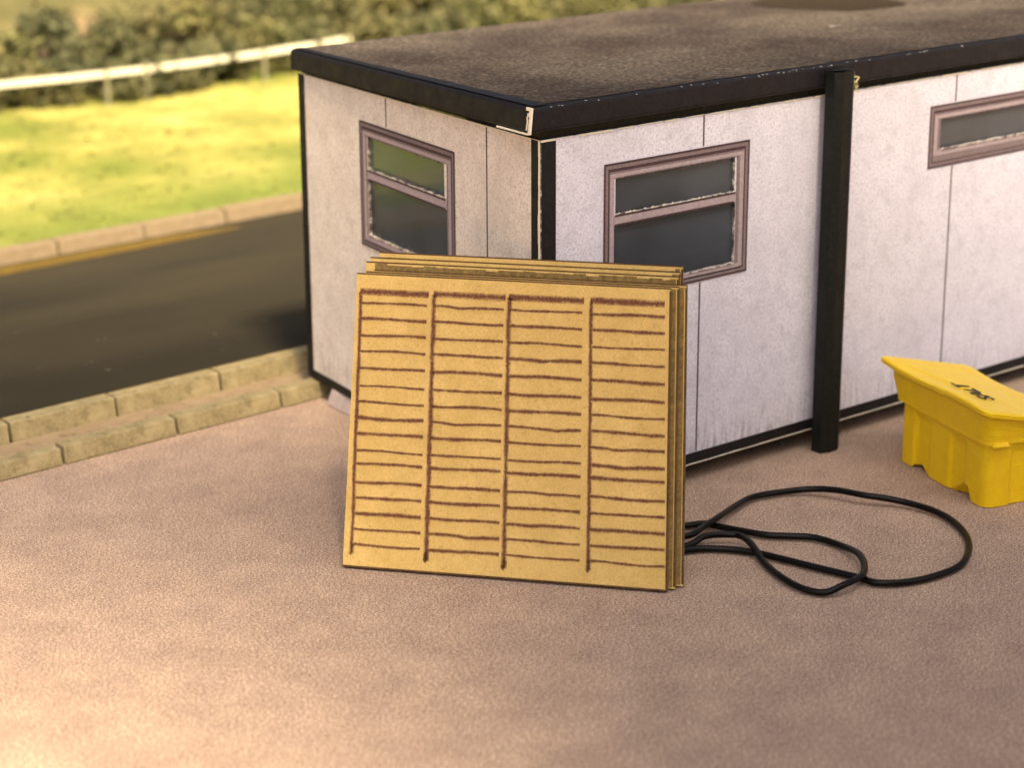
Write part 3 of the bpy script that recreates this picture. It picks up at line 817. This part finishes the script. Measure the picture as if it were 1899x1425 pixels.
panel(1, .048, .0, -.005, 'plywood panel directly behind the foremost one, edge showing at right')
panel(2, .090, .0, .0, 'plywood panel whose edge sticks out farthest right in the leaning stack')
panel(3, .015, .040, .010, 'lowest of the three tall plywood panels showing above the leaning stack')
panel(4, .030, .058, -.005, 'middle one of the three tall plywood panels showing above the leaning stack')
panel(5, .075, .082, -.040, 'rearmost and tallest plywood panel of the leaning stack, next to cabin corner')

# ------------------------------------------------------------------ yellow salt bin
bd = Vector((.30, .954, 0)).normalized(); bw = Vector((bd.y, -bd.x, 0)); BO = Vector((2.665, -1.77, 0))
def BP(d, w, z): return BO + bd * d + bw * w + Vector((0, 0, z))
bin_ = thing('grit_bin', tuple(BP(.6, .33, 0)), 'yellow plastic salt bin with sloping lid standing before the cabin', 'bin')
borg = bin_.location.copy()
def rrect(d0, d1, w0, w1, r, n=5):
    out = []
    for (cx, cy, a0) in ((d0 + r, w0 + r, 180), (d1 - r, w0 + r, 270), (d1 - r, w1 - r, 0), (d0 + r, w1 - r, 90)):
        for k in range(n + 1):
            a = R(a0 + 90 * k / n); out.append((cx + r * math.cos(a), cy + r * math.sin(a)))
    return out
def loft(mb, rings, cap0=True, cap1=True, mi=0):
    n = len(rings[0]); st = []
    for r_ in rings: st.append(len(mb.v)); mb.v += [tuple(p) for p in r_]
    for a, b_ in zip(st[:-1], st[1:]):
        for k in range(n): mb.f.append((a + k, a + (k + 1) % n, b_ + (k + 1) % n, b_ + k)); mb.mi.append(mi)
    if cap0: mb.f.append(tuple(st[0] + k for k in reversed(range(n)))); mb.mi.append(mi)
    if cap1: mb.f.append(tuple(st[-1] + k for k in range(n))); mb.mi.append(mi)
BL, BWD = 1.19, .66
lidz = lambda w: .735 - .215 * w
# tub: ribbed lower body with feet, ledge, flared upper body
def outline(d0, d1, w0, w1, r, rib):
    """rounded rectangle, sides resampled densely; rib pushes bands inwards"""
    base = rrect(d0, d1, w0, w1, r, 6); out = []
    for i in range(len(base)):
        a, c = base[i], base[(i + 1) % len(base)]; L_ = math.hypot(c[0] - a[0], c[1] - a[1]); n_ = max(1, int(L_ / .02))
        for k in range(n_):
            t_ = k / n_; out.append((a[0] + (c[0] - a[0]) * t_, a[1] + (c[1] - a[1]) * t_))
    return out
low = outline(.03, BL, 0, BWD, .075, 0)
def ribbed(pts, amt):
    res = []
    for d, w in pts:
        f = 0
        if w < .02 or w > BWD - .02:
            for c, h in ((.40, .10), (.88, .10)):
                q = (abs(d - c) - h) / .03; f = max(f, min(1, max(0, -q + .5)))
            if w < .02: w += amt * f
            else: w -= amt * f
        elif d < .05 or d > BL - .02:
            q = (abs(w - .33) - .12) / .03; f = min(1, max(0, -q + .5))
            d += (amt if d < .05 else -amt) * f
        res.append((d, w))
    return res
def notch(d, w):       # height of the underside: fork pockets cut across the long sides
    z = 0.006
    for c, h in ((.31, .075), (.90, .060)):
        if abs(d - c) < h: z = max(z, .11)
        elif abs(d - c) < h + .02: z = max(z, .11 * (1 - (abs(d - c) - h) / .02))
    return z
mb = MB()
rl = ribbed(low, .022)
rings = [[BP(d, w, notch(d, w)) for d, w in rl], [BP(d, w, max(.1, notch(d, w))) for d, w in rl], [BP(d, w, .25) for d, w in rl], [BP(d, w, .40) for d, w in rl],
         [BP(d, w, .465) for d, w in ribbed(low, .008)], [BP(d, w, .475) for d, w in low]]
def scl(pts, g, gb=0):
    out = []
    for d, w in pts:
        cd, cw = BL / 2, BWD / 2
        dd = d + (g + gb if d > cd else -g) * min(1, abs(d - cd) / .45)
        ww = w + (g if w > cw else -g) * min(1, abs(w - cw) / .26)
        out.append((dd, ww))
    return out
up1 = scl(low, .026, .03); up2 = scl(low, .040, .075)
rings += [[BP(d, w, .485) for d, w in up1], [BP(d, w, .51) for d, w in up1], [BP(d, w, min(.66, lidz(w) - .05)) for d, w in up2], [BP(d, w, lidz(w) - .035) for d, w in up2]]
loft(mb, rings)
mb.build('tub', M['yellow'], bin_, origin=borg)
# moulded lip piece at the front corner of the ledge
mb = MB(); mb.hexa([BP(-.012, .02, .47), BP(-.016, .16, .47), BP(.03, .16, .47), BP(.03, .02, .47)], [BP(-.006, .03, .50), BP(-.002, .15, .495), BP(.03, .15, .51), BP(.03, .03, .51)])
mb.build('ledge_lip', M['yellow'], bin_, origin=borg, bevel=.005)
# lid
mb = MB()
lo = outline(-.045, BL + .215, -.085, BWD + .07, .06, 0)
def lid_ring(g, dz):
    out = []
    for d, w in lo:
        cd, cw = (BL + .255) / 2, BWD / 2 - .01
        d2 = d - math.copysign(min(g, abs(d - cd)), d - cd); w2 = w - math.copysign(min(g, abs(w - cw)), w - cw)
        out.append(BP(d2, w2, lidz(w2) + dz + .010 * math.sin(d * 5.0) + .022 * max(0, d - 1.1)))
    return out
loft(mb, [lid_ring(.012, -.030), lid_ring(0, -.020), lid_ring(0, .006), lid_ring(.012, .018), lid_ring(.05, .022), lid_ring(.10, .024)])
lid = mb.build('lid', M['yellow'], bin_, origin=borg)
# SALT lettering printed on the lid (reads from the far side of the bin)
cu = bpy.data.curves.new('lettering', 'FONT'); cu.body = 'SALT'; cu.size = .185; cu.extrude = .002; cu.align_x = 'CENTER'; cu.align_y = 'CENTER'; cu.offset = .001
tmp = bpy.data.objects.new('tmp', cu); C.objects.link(tmp)
dg = bpy.context.evaluated_depsgraph_get(); dg.update()
me = bpy.data.meshes.new_from_object(tmp.evaluated_get(dg)); bpy.data.objects.remove(tmp)
me.name = 'lettering'; me.materials.clear(); me.materials.append(M['ink'])
let = bpy.data.objects.new('lettering', me); C.objects.link(let); let.parent = lid
slope = (bw + Vector((0, 0, -.215))).normalized(); nrm = bd.cross(-slope); nrm = nrm if nrm.z > 0 else -nrm
mt = Matrix((bd, nrm.cross(bd), nrm)).transposed().to_4x4()
mt.translation = BP(.485, .165, lidz(.165) + .034) - borg
let.matrix_local = mt

# ------------------------------------------------------------------ black cable
A_ = [(-.25, -.35), (.25, -.45), (.60, -.60), (.781, -.69), (.886, -.735), (.931, -.858), (1.055, -1.15), (1.172, -1.28), (1.283, -1.414), (1.308, -1.627), (1.214, -1.868), (1.077, -2.044), (.926, -2.143), (.735, -2.169),
      (.622, -2.111), (.563, -1.971), (.596, -1.757), (.689, -1.509), (.803, -1.268), (.85, -1.124), (.809, -1.049), (.662, -.967), (.527, -.957), (.30, -.90), (.12, -.80), (.05, -.66), (.15, -.58), (.33, -.66)]
B_ = [(.548, -.90), (.761, -.850), (.971, -.784), (1.251, -.67), (1.504, -.588), (1.749, -.641), (1.928, -.758), (2.018, -.925), (2.078, -1.134), (2.169, -1.247), (2.259, -1.376), (2.302, -1.576), (2.261, -1.795),
      (2.118, -2.035), (1.95, -2.202), (1.733, -2.338), (1.556, -2.384), (1.314, -2.372), (1.13, -2.313), (1.002, -2.207), (.982, -2.078), (.896, -1.778), (.831, -1.529), (.775, -1.345), (.686, -1.19), (.564, -1.068), (.40, -.99), (.20, -.93)]
cr = .0235
def crom(P, n=6):
    out = []
    for i in range(len(P) - 1):
        p0, p1, p2, p3 = P[max(0, i-1)], P[i], P[i+1], P[min(len(P)-1, i+2)]
        for k in range(n):
            t_ = k / n
            out.append(tuple(.5 * (2*b_ + (c - a) * t_ + (2*a - 5*b_ + 4*c - d) * t_**2 + (3*b_ - a - 3*c + d) * t_**3) for a, b_, c, d in zip(p0, p1, p2, p3)))
    out.append(tuple(P[-1])); return out
pts3 = [(x, y, cr + .006) for x, y in A_[:3]]
for i, (x, y) in enumerate(A_[3:]):
    lift = .052 if i in (7, 8, 9, 10) else (.045 if i in (15, 16, 17, 18) else .012)
    pts3.append((x, y, cr + lift))
for i, (x, y) in enumerate(B_):
    lift = .055 if i in (0, 1, 2) else (.035 + .02 * math.sin(i) if 3 <= i < 12 else .010)
    pts3.append((x, y, cr + lift))
mb = MB(); mb.tube(crom(pts3), cr, 10)
tag(mb.build('cable', M['cable'], smooth=True), 'thin black cable lying in two loops beside the plywood panels', 'cable')

# pale crumbs scattered on road and tarmac
b = MB(); rg = random.Random(9)
spots = [(-.696, 6.567, .1), (.072, 6.822, .1), (.653, 5.389, .1), (-.59, 5.027, .1), (-.613, 5.316, .1), (-1.029, 5.456, .1), (1.251, 5.469, .1), (.481, 4.931, .1), (-1.507, 2.949, 0), (-1.465, 2.372, 0),
         (-1.0, 3.78, .05), (-.1, 3.84, .05), (-1.9, 3.72, .05), (-2.4, 1.2, 0), (-3.1, .2, 0), (1.6, 5.2, .1), (-.2, 5.9, .1)]
for (x, y, z) in spots:
    for q in range(3):
        px_, py_, r_ = x + rg.uniform(-.06, .06), y + rg.uniform(-.02, .02), rg.uniform(.002, .0055)
        i = len(b.v); top = (px_, py_, z + r_ * 1.1 + .004)
        ring_ = [(px_ + r_ * rg.uniform(.7, 1.3) * math.cos(a), py_ + r_ * rg.uniform(.7, 1.3) * math.sin(a), z + .001) for a in (0, 1.25, 2.5, 3.8, 5.0)]
        for k in range(5): b.poly([ring_[k], ring_[(k+1) % 5], top])
tag(b.build('grit', M['fleck']), kind='stuff')
